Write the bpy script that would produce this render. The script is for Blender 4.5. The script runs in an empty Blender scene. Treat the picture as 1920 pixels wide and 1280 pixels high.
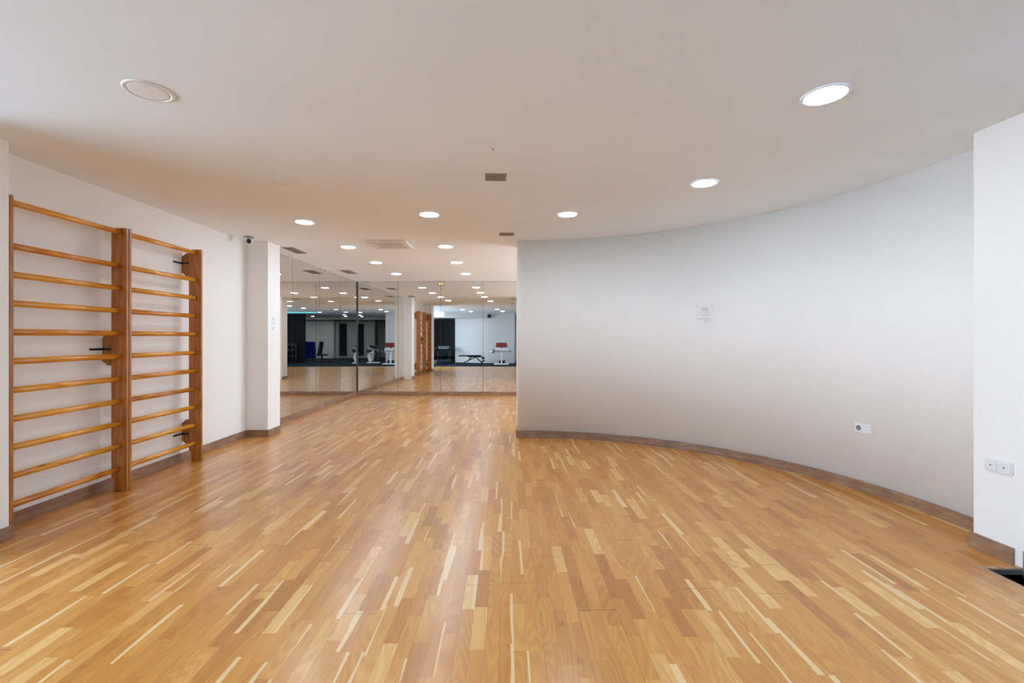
import bpy, bmesh, math, random
from mathutils import Vector, Matrix
C = bpy.context.scene.collection
S = bpy.context.scene
PI = math.pi

# ------------------------------------------------------------------ camera, world, exposure
F_PX, CX, CY, CAM_H = 853.0, 950.0, 633.0, 1.35
cam_data = bpy.data.cameras.new('camera')
cam_data.sensor_width = 36.0
cam_data.lens = 36.0 * F_PX / 1920.0
cam_data.shift_x = (960.0 - CX) / 1920.0
cam_data.shift_y = (CY - 640.0) / 1920.0
cam_data.clip_start = 0.02
cam = bpy.data.objects.new('camera', cam_data)
cam.location = (0, 0, CAM_H)
cam.rotation_euler = (PI / 2, 0, 0)
C.objects.link(cam)
S.camera = cam

world = bpy.data.worlds.new('world')
S.world = world
world.use_nodes = True
world.node_tree.nodes['Background'].inputs['Color'].default_value = (0.02, 0.025, 0.03, 1)
world.node_tree.nodes['Background'].inputs['Strength'].default_value = 1.0

S.view_settings.view_transform = 'Standard'
S.view_settings.look = 'None'
S.view_settings.gamma = 1.0
S.view_settings.use_curve_mapping = False
S.view_settings.exposure = 1.74
S.cycles.max_bounces = 20
S.cycles.diffuse_bounces = 12
S.cycles.glossy_bounces = 8
S.cycles.sample_clamp_indirect = 6.0
S.cycles.use_denoising = True

LAMP_STRENGTH = 23.0            # the LED panels of the ceiling
LAMP_COLOR = (0.78, 0.98, 1.21)
GYM_STRENGTH = 20.0
FILL_STRENGTH = 5.6                  # glow of the added, unseen fill windows
FILL_COLOR = (0.78, 0.97, 1.19)
CEIL_Z = 2.667

# ------------------------------------------------------------------ materials
def new_mat(name):
    m = bpy.data.materials.new(name)
    m.use_nodes = True
    nt = m.node_tree
    return m, nt, nt.nodes['Principled BSDF']

class G:
    """small node-graph helper"""
    def __init__(s, nt): s.nt = nt
    def n(s, t, **k):
        x = s.nt.nodes.new(t)
        for a, b in k.items(): setattr(x, a, b)
        return x
    def l(s, a, b): s.nt.links.new(a, b)
    def put(s, sock, v):
        if isinstance(v, bpy.types.NodeSocket): s.l(v, sock)
        else: sock.default_value = v
    def math(s, op, a, b=None, c=None, clamp=False):
        x = s.n('ShaderNodeMath', operation=op, use_clamp=clamp)
        s.put(x.inputs[0], a)
        if b is not None: s.put(x.inputs[1], b)
        if c is not None: s.put(x.inputs[2], c)
        return x.outputs[0]
    def comb(s, x, y, z):
        c = s.n('ShaderNodeCombineXYZ')
        for i, v in enumerate((x, y, z)): s.put(c.inputs[i], v)
        return c.outputs[0]
    def noise(s, vec, scale=1.0, detail=3.0, rough=0.5):
        x = s.n('ShaderNodeTexNoise')
        s.l(vec, x.inputs['Vector'])
        x.inputs['Scale'].default_value = scale
        x.inputs['Detail'].default_value = detail
        x.inputs['Roughness'].default_value = rough
        return x.outputs[0]
    def smooth(s, v, a, b, lo=0.0, hi=1.0):
        x = s.n('ShaderNodeMapRange', interpolation_type='SMOOTHSTEP')
        s.put(x.inputs[0], v); s.put(x.inputs[1], a); s.put(x.inputs[2], b)
        x.inputs[3].default_value = lo; x.inputs[4].default_value = hi
        return x.outputs[0]
    def lin(s, v, a, b, lo, hi):
        x = s.n('ShaderNodeMapRange')
        s.put(x.inputs[0], v); s.put(x.inputs[1], a); s.put(x.inputs[2], b)
        x.inputs[3].default_value = lo; x.inputs[4].default_value = hi
        return x.outputs[0]
    def ramp(s, v, stops, interp='LINEAR'):
        x = s.n('ShaderNodeValToRGB')
        cr = x.color_ramp
        cr.interpolation = interp
        while len(cr.elements) < len(stops): cr.elements.new(0.5)
        for e, (p, c) in zip(cr.elements, stops):
            e.position = p; e.color = (*c, 1)
        s.l(v, x.inputs[0])
        return x.outputs[0]
    def mix(s, f, a, b, blend='MIX'):
        x = s.n('ShaderNodeMix', data_type='RGBA', blend_type=blend)
        s.put(x.inputs[0], f)
        for i, v in ((6, a), (7, b)):
            if isinstance(v, tuple): x.inputs[i].default_value = (*v, 1)
            else: s.l(v, x.inputs[i])
        return x.outputs[2]
    def bump(s, h, strength, dist, target):
        x = s.n('ShaderNodeBump')
        x.inputs['Strength'].default_value = strength
        x.inputs['Distance'].default_value = dist
        s.l(h, x.inputs['Height'])
        s.l(x.outputs[0], target.inputs['Normal'])

def sock(nt, name='Object'):
    return nt.nodes.new('ShaderNodeTexCoord').outputs[name]

def plain(name, col, rough=0.5, metal=0.0, bump=None, spec=0.5, vary=0.04):
    m, nt, b = new_mat(name)
    g = G(nt)
    co = sock(nt)
    nz = g.noise(co, 9.0, 3)
    f = g.lin(nz, 0.3, 0.7, 1 - vary, 1 + vary)
    c = g.mix(1.0, col, g.comb(f, f, f), 'MULTIPLY')
    g.l(c, b.inputs['Base Color'])
    b.inputs['Roughness'].default_value = rough
    b.inputs['Metallic'].default_value = metal
    b.inputs['Specular IOR Level'].default_value = spec
    if bump:
        g.bump(g.noise(co, bump[0], 4), bump[1], bump[2], b)
    return m

def plaster(name, col, scale, strength, dist, spec=0.2):
    m, nt, b = new_mat(name)
    g = G(nt)
    geo = nt.nodes.new('ShaderNodeNewGeometry').outputs['Position']
    f = g.lin(g.noise(geo, 0.7, 4, 0.6), 0.3, 0.7, 0.975, 1.02)
    c = g.mix(1.0, col, g.comb(f, f, f), 'MULTIPLY')
    g.l(c, b.inputs['Base Color'])
    b.inputs['Roughness'].default_value = 0.7
    b.inputs['Specular IOR Level'].default_value = spec
    h = g.math('ADD', g.noise(geo, scale, 3, 0.55), g.math('MULTIPLY', g.noise(geo, scale * 0.25, 2), 0.6))
    g.bump(h, strength, dist, b)
    return m

def emit(name, col, strength):
    m, nt, b = new_mat(name)
    b.inputs['Base Color'].default_value = (*col, 1)
    b.inputs['Emission Color'].default_value = (*col, 1)
    b.inputs['Emission Strength'].default_value = strength
    return m

def parquet():
    m, nt, b = new_mat('oak_parquet')
    g = G(nt)
    geo = nt.nodes.new('ShaderNodeNewGeometry').outputs['Position']
    sep = g.n('ShaderNodeSeparateXYZ'); g.l(geo, sep.inputs[0])
    x, y = sep.outputs[0], sep.outputs[1]
    SW = 0.0640
    xs = g.math('DIVIDE', g.math('ADD', x, 20.0), SW)
    strip = g.math('FLOOR', xs)
    u = g.math('FRACT', xs)
    board = g.math('FLOOR', g.math('DIVIDE', strip, 3.0))
    ub = g.math('FRACT', g.math('DIVIDE', xs, 3.0))
    def white(v):
        w = g.n('ShaderNodeTexWhiteNoise', noise_dimensions='1D'); g.l(v, w.inputs['W'])
        return w.outputs['Value']
    hs = g.math('MULTIPLY', white(strip), 713.0)
    hb = g.math('MULTIPLY', white(g.math('ADD', board, 91.3)), 517.0)
    W = g.math('MULTIPLY_ADD', y, 2.75, hs)
    vo = g.n('ShaderNodeTexVoronoi', voronoi_dimensions='1D', feature='F1')
    g.l(W, vo.inputs['W']); vo.inputs['Scale'].default_value = 1.0; vo.inputs['Randomness'].default_value = 0.75
    ve = g.n('ShaderNodeTexVoronoi', voronoi_dimensions='1D', feature='DISTANCE_TO_EDGE')
    g.l(W, ve.inputs['W']); ve.inputs['Scale'].default_value = 1.0; ve.inputs['Randomness'].default_value = 0.75
    cs = g.n('ShaderNodeSeparateColor'); g.l(vo.outputs['Color'], cs.inputs[0])
    r1, r2, r3 = cs.outputs[0], cs.outputs[1], cs.outputs[2]
    # tones of the single blocks
    tone = g.ramp(r1, [(0.0, (0.46, 0.185, 0.036)), (0.10, (0.53, 0.230, 0.046)), (0.35, (0.59, 0.272, 0.056)),
                       (0.68, (0.62, 0.295, 0.064)), (0.88, (0.66, 0.335, 0.084)), (0.94, (0.72, 0.41, 0.130)), (1.0, (0.77, 0.48, 0.175))])
    # grain
    seed = g.math('MULTIPLY', r3, 37.0)
    gv = g.comb(g.math('MULTIPLY', x, 11.0), g.math('MULTIPLY', y, 1.3), seed)
    rings = g.noise(gv, 1.0, 0.0, 0.5)
    rs = g.math('SINE', g.math('MULTIPLY', rings, 85.0))
    rs = g.lin(rs, -1.0, 1.0, 0.0, 1.0)
    fine = g.noise(g.comb(g.math('MULTIPLY', x, 420.0), g.math('MULTIPLY', y, 14.0), seed), 1.0, 3, 0.6)
    broad = g.noise(g.comb(g.math('MULTIPLY', x, 30.0), g.math('MULTIPLY', y, 3.0), seed), 1.0, 3, 0.5)
    k = g.math('ADD', g.math('MULTIPLY_ADD', rs, 0.10, 0.80), g.math('MULTIPLY', fine, 0.12))
    k = g.math('ADD', k, g.math('MULTIPLY', broad, 0.18))
    k = g.math('SUBTRACT', k, 0.04)
    col = g.mix(1.0, tone, g.comb(k, g.math('MULTIPLY', k, k), g.math('POWER', k, 3.0)), 'MULTIPLY')
    # pale sapwood slivers along one side of some blocks
    side = g.math('GREATER_THAN', g.math('FRACT', g.math('MULTIPLY', r2, 17.0)), 0.5)
    uu = g.math('ABSOLUTE', g.math('SUBTRACT', side, u))
    wob = g.noise(g.comb(g.math('MULTIPLY', y, 1.5), seed, 0.0), 1.0, 0.0, 0.4)
    thr = g.math('ADD', g.math('MULTIPLY', g.math('SUBTRACT', r2, 0.82), 2.1), g.math('MULTIPLY_ADD', wob, 0.9, -0.38))
    thr = g.math('MULTIPLY', thr, g.math('GREATER_THAN', r2, 0.79))
    sap = g.smooth(g.math('SUBTRACT', thr, uu), 0.0, 0.05)
    sapc = g.mix(fine, (0.74, 0.49, 0.22), (0.79, 0.57, 0.30))
    col = g.mix(sap, col, sapc)
    # knots and dark flecks
    kn = g.noise(g.comb(g.math('MULTIPLY', x, 16.0), g.math('MULTIPLY', y, 5.0), seed), 1.0, 2)
    kf = g.math('MULTIPLY', g.smooth(kn, 0.70, 0.82), 0.55)
    col = g.mix(kf, col, (0.19, 0.075, 0.028))
    # seams
    e_strip = g.math('MINIMUM', u, g.math('SUBTRACT', 1.0, u))
    e_board = g.math('MULTIPLY', g.math('MINIMUM', ub, g.math('SUBTRACT', 1.0, ub)), 3.0)
    Wb = g.math('MULTIPLY_ADD', y, 0.46, hb)
    vb = g.n('ShaderNodeTexVoronoi', voronoi_dimensions='1D', feature='DISTANCE_TO_EDGE')
    g.l(Wb, vb.inputs['W']); vb.inputs['Scale'].default_value = 1.0; vb.inputs['Randomness'].default_value = 0.5
    s1 = g.smooth(e_strip, 0.006, 0.014, 0.16, 0.0)
    s2 = g.smooth(e_board, 0.010, 0.026, 0.55, 0.0)
    s3 = g.smooth(ve.outputs['Distance'], 0.001, 0.0035, 0.20, 0.0)
    s4 = g.smooth(vb.outputs['Distance'], 0.0006, 0.0014, 0.65, 0.0)
    sm = g.math('MAXIMUM', g.math('MAXIMUM', s1, s2), g.math('MAXIMUM', s3, s4))
    col = g.mix(sm, col, (0.17, 0.07, 0.022))
    g.l(col, b.inputs['Base Color'])
    b.inputs['Roughness'].default_value = 0.28
    b.inputs['Specular IOR Level'].default_value = 0.5
    b.inputs['Coat Weight'].default_value = 0.38
    b.inputs['Coat Roughness'].default_value = 0.24
    g.bump(g.math('SUBTRACT', 1.0, sm), 0.08, 0.001, b)
    return m

def wood(name, cols, axis, rough=0.35, ring=60.0, rand=0.25, coat=0.0, knots=0.5):
    """plank wood, grain along one local axis (0,1,2); tones vary per object"""
    m, nt, b = new_mat(name)
    g = G(nt)
    co = sock(nt)
    sep = g.n('ShaderNodeSeparateXYZ'); g.l(co, sep.inputs[0])
    oi = g.n('ShaderNodeObjectInfo').outputs['Random']
    sc = [9.0, 9.0, 9.0]; sc[axis] = 1.0
    sf = [160.0, 160.0, 160.0]; sf[axis] = 6.0
    off = g.math('MULTIPLY', oi, 31.0)
    v = [g.math('MULTIPLY_ADD', sep.outputs[i], sc[i], off) for i in range(3)]
    vf = [g.math('MULTIPLY_ADD', sep.outputs[i], sf[i], off) for i in range(3)]
    n1 = g.noise(g.comb(*v), 1.0, 2)
    rs = g.lin(g.math('SINE', g.math('MULTIPLY', n1, ring)), -1, 1, 0, 1)
    fine = g.noise(g.comb(*vf), 1.0, 3, 0.6)
    t = g.math('ADD', g.math('MULTIPLY', rs, 0.4), g.math('MULTIPLY', fine, 0.6))
    t = g.math('ADD', t, g.math('MULTIPLY', g.math('SUBTRACT', oi, 0.5), rand))
    c = g.ramp(t, [(0.15, cols[0]), (0.5, cols[1]), (0.85, cols[2])])
    sk = [11.0, 11.0, 11.0]; sk[axis] = 4.5
    kn = g.noise(g.comb(*[g.math('MULTIPLY_ADD', sep.outputs[i], sk[i], off) for i in range(3)]), 1.0, 1)
    c = g.mix(g.math('MULTIPLY', g.smooth(kn, 0.72, 0.78), knots), c, tuple(k * 0.25 for k in cols[0]))
    g.l(c, b.inputs['Base Color'])
    b.inputs['Roughness'].default_value = rough
    b.inputs['Coat Weight'].default_value = coat
    b.inputs['Coat Roughness'].default_value = 0.15
    g.bump(fine, 0.1, 0.001, b)
    return m

def skirting_mat():
    m, nt, b = new_mat('skirting_oak')
    g = G(nt)
    geo = nt.nodes.new('ShaderNodeNewGeometry').outputs['Position']
    sep = g.n('ShaderNodeSeparateXYZ'); g.l(geo, sep.inputs[0])
    v = g.comb(g.math('MULTIPLY', sep.outputs[0], 4.0), g.math('MULTIPLY', sep.outputs[1], 4.0), g.math('MULTIPLY', sep.outputs[2], 45.0))
    n1 = g.noise(v, 1.0, 4, 0.6)
    n2 = g.noise(geo, 7.0, 3, 0.6)
    t = g.math('ADD', g.math('MULTIPLY', n1, 0.55), g.math('MULTIPLY', n2, 0.45))
    c = g.ramp(t, [(0.30, (0.155, 0.078, 0.043)), (0.48, (0.265, 0.148, 0.085)), (0.68, (0.40, 0.245, 0.155))])
    g.l(c, b.inputs['Base Color'])
    b.inputs['Roughness'].default_value = 0.45
    g.bump(n1, 0.1, 0.001, b)
    return m

M = {}
M['floor'] = parquet()
M['wall'] = plaster('white_stucco', (0.875, 0.855, 0.815), 85.0, 0.42, 0.006)
M['ceiling'] = plaster('cool_tinted_ceiling_paint', (0.865, 0.92, 0.97), 30.0, 0.05, 0.003, 0.1)  # cool tint put into the paint to offset orange bounce from the floor
M['skirting'] = skirting_mat()
pine = [(0.50, 0.15, 0.010), (0.70, 0.27, 0.016), (0.80, 0.37, 0.035)]
pine_d = [(0.30, 0.090, 0.011), (0.42, 0.145, 0.017), (0.54, 0.21, 0.033)]
M['rung'] = wood('varnished_pine_rung', pine, 1, 0.28, 50, 0.5, 0.5, 0.6)
M['upright'] = wood('varnished_pine_upright', pine_d, 2, 0.3, 45, 0.2, 0.4, 0.8)
M['block'] = wood('varnished_pine_block', [tuple(k * 0.8 for k in c) for c in pine_d], 2, 0.35, 40, 0.2)
M['white_plastic'] = plain('white_plastic', (0.78, 0.78, 0.77), 0.35, vary=0.01)
M['lamp_ring'] = plain('lamp_ring_white', (0.84, 0.84, 0.84), 0.5, vary=0.01)
M['diffuser_off'] = plain('diffuser_unlit', (0.85, 0.86, 0.87), 0.6, vary=0.01)
M['lamp_on'] = emit('led_panel_lit', LAMP_COLOR, LAMP_STRENGTH)
M['gym_lamp_on'] = emit('gym_led_panel_lit', (0.82, 0.93, 1.0), GYM_STRENGTH)
M['fill_lamp_far'] = emit('added_far_gym_glow', (0.82, 0.93, 1.0), 85.0)  # extra strong, for the lamps added at the far gym end
M['cyan'] = emit('cyan_led_strip', (0.02, 0.75, 0.85), 3.0)
M['orange_led'] = emit('orange_pilot_light', (1.0, 0.45, 0.05), 1.0)
M['fill_pane'] = emit('added_fill_glow', FILL_COLOR, FILL_STRENGTH)  # glowing panes of the added windows, fill light for the ceiling
M['fill_pane_far'] = emit('added_fill_glow_far', FILL_COLOR, FILL_STRENGTH * 0.62)
M['fill_pane_right'] = emit('added_fill_glow_right', FILL_COLOR, FILL_STRENGTH * 0.22)
M['window_glow'] = emit('daylit_window', (0.70, 0.93, 1.0), 1.1)
M['metal'] = plain('brushed_metal', (0.42, 0.43, 0.45), 0.35, 0.9)
M['pale_grey'] = plain('pale_grey_plastic', (0.50, 0.48, 0.45), 0.4)
M['grille'] = plain('grey_grille', (0.30, 0.275, 0.25), 0.5, 0.2)
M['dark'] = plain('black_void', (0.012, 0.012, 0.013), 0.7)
M['black'] = plain('black_plastic', (0.015, 0.015, 0.017), 0.35)
M['black_metal'] = plain('black_metal', (0.02, 0.021, 0.024), 0.35, 0.3)
M['white_metal'] = plain('white_painted_steel', (0.75, 0.76, 0.78), 0.3)
M['chrome'] = plain('chrome', (0.7, 0.7, 0.72), 0.15, 1.0)
M['red_pad'] = plain('dark_red_vinyl', (0.20, 0.02, 0.025), 0.4)
M['black_pad'] = plain('black_vinyl', (0.008, 0.010, 0.014), 0.5, spec=0.25)
M['navy'] = plain('navy_plastic', (0.006, 0.018, 0.035), 0.5)
M['blue_mat'] = plain('blue_vinyl', (0.012, 0.03, 0.30), 0.45)
M['rubber'] = plain('dark_rubber_floor', (0.004, 0.014, 0.024), 0.8, spec=0.12, bump=(160.0, 0.2, 0.002))
M['gym_wall'] = plaster('gym_grey_white_paint', (0.56, 0.55, 0.535), 60.0, 0.15, 0.004)
M['grey_wall'] = plaster('gym_grey_paint', (0.26, 0.255, 0.245), 60.0, 0.15, 0.004)
M['mid_wall'] = plaster('gym_mid_grey_paint', (0.40, 0.39, 0.38), 60.0, 0.15, 0.004)
M['dark_wall'] = plaster('gym_dark_paint', (0.007, 0.010, 0.013), 60.0, 0.15, 0.004)
M['dark_glass'] = plain('dark_glass', (0.012, 0.02, 0.024), 0.12)
M['paper'] = plain('white_paper', (0.86, 0.855, 0.85), 0.6, vary=0.005)
M['ink'] = plain('grey_ink', (0.36, 0.35, 0.34), 0.8)
M['pencil'] = plain('faint_pencil', (0.62, 0.60, 0.57), 0.8)
M['nosing'] = wood('oak_nosing', [(0.36, 0.19, 0.09), (0.46, 0.26, 0.13), (0.56, 0.34, 0.18)], 1, 0.35, 30, 0.1)
M['red_carpet'] = plain('dark_red_step', (0.10, 0.018, 0.016), 0.8)

def mirror_mat():
    m, nt, b = new_mat('mirror_glass')
    g = G(nt)
    b.inputs['Base Color'].default_value = (0.80, 0.79, 0.765, 1)
    b.inputs['Metallic'].default_value = 1.0
    b.inputs['Roughness'].default_value = 0.0
    return m
M['mirror'] = mirror_mat()
M['mirror_edge'] = plain('mirror_edge', (0.10, 0.11, 0.10), 0.3)

# ------------------------------------------------------------------ mesh helpers
class MB:
    def __init__(s): s.bm = bmesh.new()
    def box(s, x0, x1, y0, y1, z0, z1, rz=0, pivot=None, mat=0):
        vs = [s.bm.verts.new((x, y, z)) for z in (z0, z1) for (x, y) in ((x0, y0), (x1, y0), (x1, y1), (x0, y1))]
        fs = [(3, 2, 1, 0), (4, 5, 6, 7), (0, 1, 5, 4), (1, 2, 6, 5), (2, 3, 7, 6), (3, 0, 4, 7)]
        for f in fs:
            q = s.bm.faces.new([vs[i] for i in f]); q.material_index = mat
        if rz:
            p = pivot or ((x0 + x1) / 2, (y0 + y1) / 2)
            R = Matrix.Rotation(rz, 4, 'Z')
            bmesh.ops.rotate(s.bm, verts=vs, cent=(p[0], p[1], 0), matrix=R)
        return vs
    def prism(s, pts, z0, z1, mat=0):
        """closed outline pts (x, y) extruded along z"""
        a = [s.bm.verts.new((x, y, z0)) for x, y in pts]
        b = [s.bm.verts.new((x, y, z1)) for x, y in pts]
        n = len(pts)
        fs = [s.bm.faces.new(list(reversed(a))), s.bm.faces.new(b)]
        for i in range(n):
            fs.append(s.bm.faces.new((a[i], a[(i + 1) % n], b[(i + 1) % n], b[i])))
        for f in fs: f.material_index = mat
        return a + b
    def prism_axis(s, pts, h0, h1, axis, mat=0):
        """outline in the two other axes extruded along axis 0 (x) or 1 (y)"""
        def P(p, h):
            return (h, p[0], p[1]) if axis == 0 else (p[0], h, p[1])
        a = [s.bm.verts.new(P(p, h0)) for p in pts]
        b = [s.bm.verts.new(P(p, h1)) for p in pts]
        n = len(pts)
        s.bm.faces.new(list(reversed(a))); s.bm.faces.new(b)
        for i in range(n):
            s.bm.faces.new((a[i], a[(i + 1) % n], b[(i + 1) % n], b[i]))
        return a + b
    def tube(s, p0, p1, r0, r1=None, seg=16, cap=True, oval=None):
        p0, p1 = Vector(p0), Vector(p1)
        r1 = r0 if r1 is None else r1
        d = (p1 - p0).normalized()
        up = Vector((0, 0, 1)) if abs(d.z) < 0.95 else Vector((1, 0, 0))
        a = d.cross(up).normalized(); b = a.cross(d).normalized()
        rings = []
        for p, r in ((p0, r0), (p1, r1)):
            rings.append([s.bm.verts.new(p + a * math.cos(t) * r * (oval or 1) + b * math.sin(t) * r) for t in [2 * PI * i / seg for i in range(seg)]])
        for i in range(seg):
            j = (i + 1) % seg
            f = s.bm.faces.new((rings[0][i], rings[0][j], rings[1][j], rings[1][i])); f.smooth = True
        if cap:
            s.bm.faces.new(list(reversed(rings[0]))); s.bm.faces.new(rings[1])
    def path(s, pts, r, seg=10):
        for a, b in zip(pts[:-1], pts[1:]): s.tube(a, b, r, seg=seg)
        for p in pts[1:-1]: s.ball(p, r, 8, 6)
    def ball(s, c, r, u=20, v=12, sc=(1, 1, 1)):
        res = bmesh.ops.create_uvsphere(s.bm, u_segments=u, v_segments=v, radius=r)
        for q in res['verts']:
            q.co = Vector((q.co.x * sc[0], q.co.y * sc[1], q.co.z * sc[2])) + Vector(c)
            for f in q.link_faces: f.smooth = True
    def lathe(s, prof, c=(0, 0, 0), seg=48, axis=2, smooth=True):
        """profile (radius, height) turned round an axis"""
        rings = []
        for r, h in prof:
            if r < 1e-6:
                co = [0, 0, 0]; co[axis] = h
                rings.append([s.bm.verts.new(Vector(co) + Vector(c))])
            else:
                ring = []
                for i in range(seg):
                    t = 2 * PI * i / seg
                    q = [math.cos(t) * r, math.sin(t) * r]
                    co = [q[0], q[1], h] if axis == 2 else ([h, q[0], q[1]] if axis == 0 else [q[0], h, q[1]])
                    ring.append(s.bm.verts.new(Vector(co) + Vector(c)))
                rings.append(ring)
        for A, B in zip(rings[:-1], rings[1:]):
            for i in range(seg):
                j = (i + 1) % seg
                if len(A) == 1: vs = (A[0], B[j], B[i])
                elif len(B) == 1: vs = (A[i], A[j], B[0])
                else: vs = (A[i], A[j], B[j], B[i])
                f = s.bm.faces.new(vs); f.smooth = smooth
    def build(s, name, mats, parent=None, loc=(0, 0, 0), rot=(0, 0, 0), bevel=0.0, seg=2):
        bmesh.ops.recalc_face_normals(s.bm, faces=s.bm.faces[:])
        me = bpy.data.meshes.new(name)
        s.bm.to_mesh(me); s.bm.free()
        for m in (mats if isinstance(mats, (list, tuple)) else [mats]): me.materials.append(m)
        o = bpy.data.objects.new(name, me); C.objects.link(o)
        o.location = loc; o.rotation_euler = rot
        if parent: o.parent = parent
        if bevel:
            md = o.modifiers.new('bevel', 'BEVEL'); md.width = bevel; md.segments = seg; md.limit_method = 'ANGLE'
        return o

def thing(name, label, cat, loc=(0, 0, 0), rz=0.0, group=None):
    o = bpy.data.objects.new(name, None)
    o.empty_display_size = 0.1
    C.objects.link(o)
    o.location = loc; o.rotation_euler = (0, 0, rz)
    o['label'] = label; o['category'] = cat
    if group: o['group'] = group
    return o

def struct(o):
    o['kind'] = 'structure'
    return o

def copy_tree(root, loc, label, rz=None, group=None):
    r = root.copy(); C.objects.link(r); r.location = loc
    if rz is not None: r.rotation_euler = (0, 0, rz)
    r['label'] = label
    if group: r['group'] = group
    for ch in list(root.children):
        c = ch.copy(); C.objects.link(c); c.parent = r
        for gch in ch.children:
            d = gch.copy(); C.objects.link(d); d.parent = c
    return r

# ------------------------------------------------------------------ plan of the room (metres)
WL = -3.56                    # left wall
ML = -3.51                    # left mirror face at the far corner
BH = 0.092                    # skirting height
ARC_C, ARC_R = (0.20, 3.10), 3.065
BACK_P, BACK_D = (-3.51, 10.68), 0.021      # back mirror: through this point, turned by this slope
LEFT_D = 0.008                # slope of the left mirror wall
def back_y(x): return BACK_P[1] - BACK_D * (x - BACK_P[0])
def left_x(y): return ML + LEFT_D * (y - BACK_P[1])

# ------------------------------------------------------------------ floor
b = MB()
b.box(-3.75, 2.76, -0.05, 10.95, -0.04, 0)
b.box(2.76, 4.30, 2.693, 10.95, -0.04, 0)
struct(b.build('floor', M['floor']))
b = MB()
b.box(-6.6, 8.6, -12.1, -0.05, -0.05, 0)
b.box(-6.6, -3.75, -0.05, 2.6, -0.05, 0)
b.box(4.6, 8.6, -0.05, 2.66, -0.05, 0)
struct(b.build('floor_gym', M['rubber']))
b = MB()
b.box(2.76, 2.806, -0.05, 2.693, -0.03, 0.003)
b.box(2.806, 4.3, 2.660, 2.693, -0.03, 0.003)
struct(b.build('trim_1', M['nosing'], bevel=0.002))
b = MB()
b.box(2.806, 4.3, 2.655, 2.660, -0.034, -0.003)
b.box(2.806, 2.809, -0.05, 2.655, -0.034, -0.003)
struct(b.build('trim_2', M['metal']))
# stairwell going down on the right
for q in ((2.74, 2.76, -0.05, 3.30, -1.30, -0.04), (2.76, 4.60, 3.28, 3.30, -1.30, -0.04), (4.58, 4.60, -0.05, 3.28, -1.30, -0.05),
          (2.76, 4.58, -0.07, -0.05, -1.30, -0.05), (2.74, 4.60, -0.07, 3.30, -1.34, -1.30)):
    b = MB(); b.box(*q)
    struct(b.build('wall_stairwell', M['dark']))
st = thing('staircase', 'dark red carpeted steps going down the opening right of the parquet', 'stairs', (2.80, 2.62, -1.29))
for i in range(4):
    bb = MB(); bb.box(0.02, 1.5, 0.02 - 0.30 * i, 0.34 - 0.30 * i, 0, 1.10 - 0.27 * i)
    t = bb.build('step', M['red_carpet'], st, bevel=0.006)
    bb = MB(); bb.box(0.02, 1.5, 0.015 - 0.30 * i, 0.055 - 0.30 * i, 1.10 - 0.27 * i, 1.106 - 0.27 * i)
    bb.build('step_nosing', M['metal'], t)

# ------------------------------------------------------------------ ceiling
b = MB(); b.box(-6.8, 8.8, -12.3, 11.2, CEIL_Z, CEIL_Z + 0.12)
struct(b.build('ceiling', M['ceiling']))

# ------------------------------------------------------------------ walls of the studio
b = MB(); b.box(-3.75, WL, 2.60, 11.1, 0, CEIL_Z)
struct(b.build('wall_left', M['wall']))
b = MB(); b.prism([(-3.56, back_y(-3.56) + 0.012), (4.3, back_y(4.3) + 0.012), (4.3, 11.1), (-3.56, 11.1)], 0, CEIL_Z)
struct(b.build('wall_back', M['wall']))
b = MB(); b.box(4.3, 4.45, 2.90, 11.1, 0, CEIL_Z)
struct(b.build('wall_right', M['wall']))
# piers
b = MB(); b.box(WL, -3.26, 6.21, 6.545, 0, CEIL_Z)
struct(b.build('wall_pier_middle', M['wall'], bevel=0.004))
b = MB(); b.box(WL, -3.335, 2.60, 3.05, 0, CEIL_Z)
struct(b.build('wall_pier_near', M['wall'], bevel=0.004))
b = MB(); b.prism([(3.005, 2.93), (3.045, 2.20), (4.3, 2.20), (4.3, 2.93)], 0, CEIL_Z)
struct(b.build('wall_pier_right', M['wall'], bevel=0.004))
# backing of the left mirror wall
b = MB(); b.prism([(WL, 6.545), (left_x(6.545) - 0.012, 6.545), (left_x(10.69) - 0.012, 10.69), (WL, 10.69)], 0, CEIL_Z)
struct(b.build('wall_mirror_side', M['wall']))
# curved wall: a solid body with a concave face towards the room
def arc_pts(r, a0, a1, n):
    return [(ARC_C[0] + r * math.cos(a), ARC_C[1] + r * math.sin(a)) for a in [a0 + (a1 - a0) * i / n for i in range(n + 1)]]
A0 = math.acos((0.145 - ARC_C[0]) / ARC_R)
face = arc_pts(ARC_R, A0, 0.0, 72)
pts = face + [(3.265, 2.93), (4.3, 2.93), (4.3, 6.57), (0.145, 6.57)]
b = MB()
b.prism(pts, 0, CEIL_Z)
for f in b.bm.faces: f.smooth = abs(f.normal.z) < 0.5 and len(f.verts) == 4 and f.calc_area() < 1.0
cw = struct(b.build('wall_curved', M['wall']))

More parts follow.
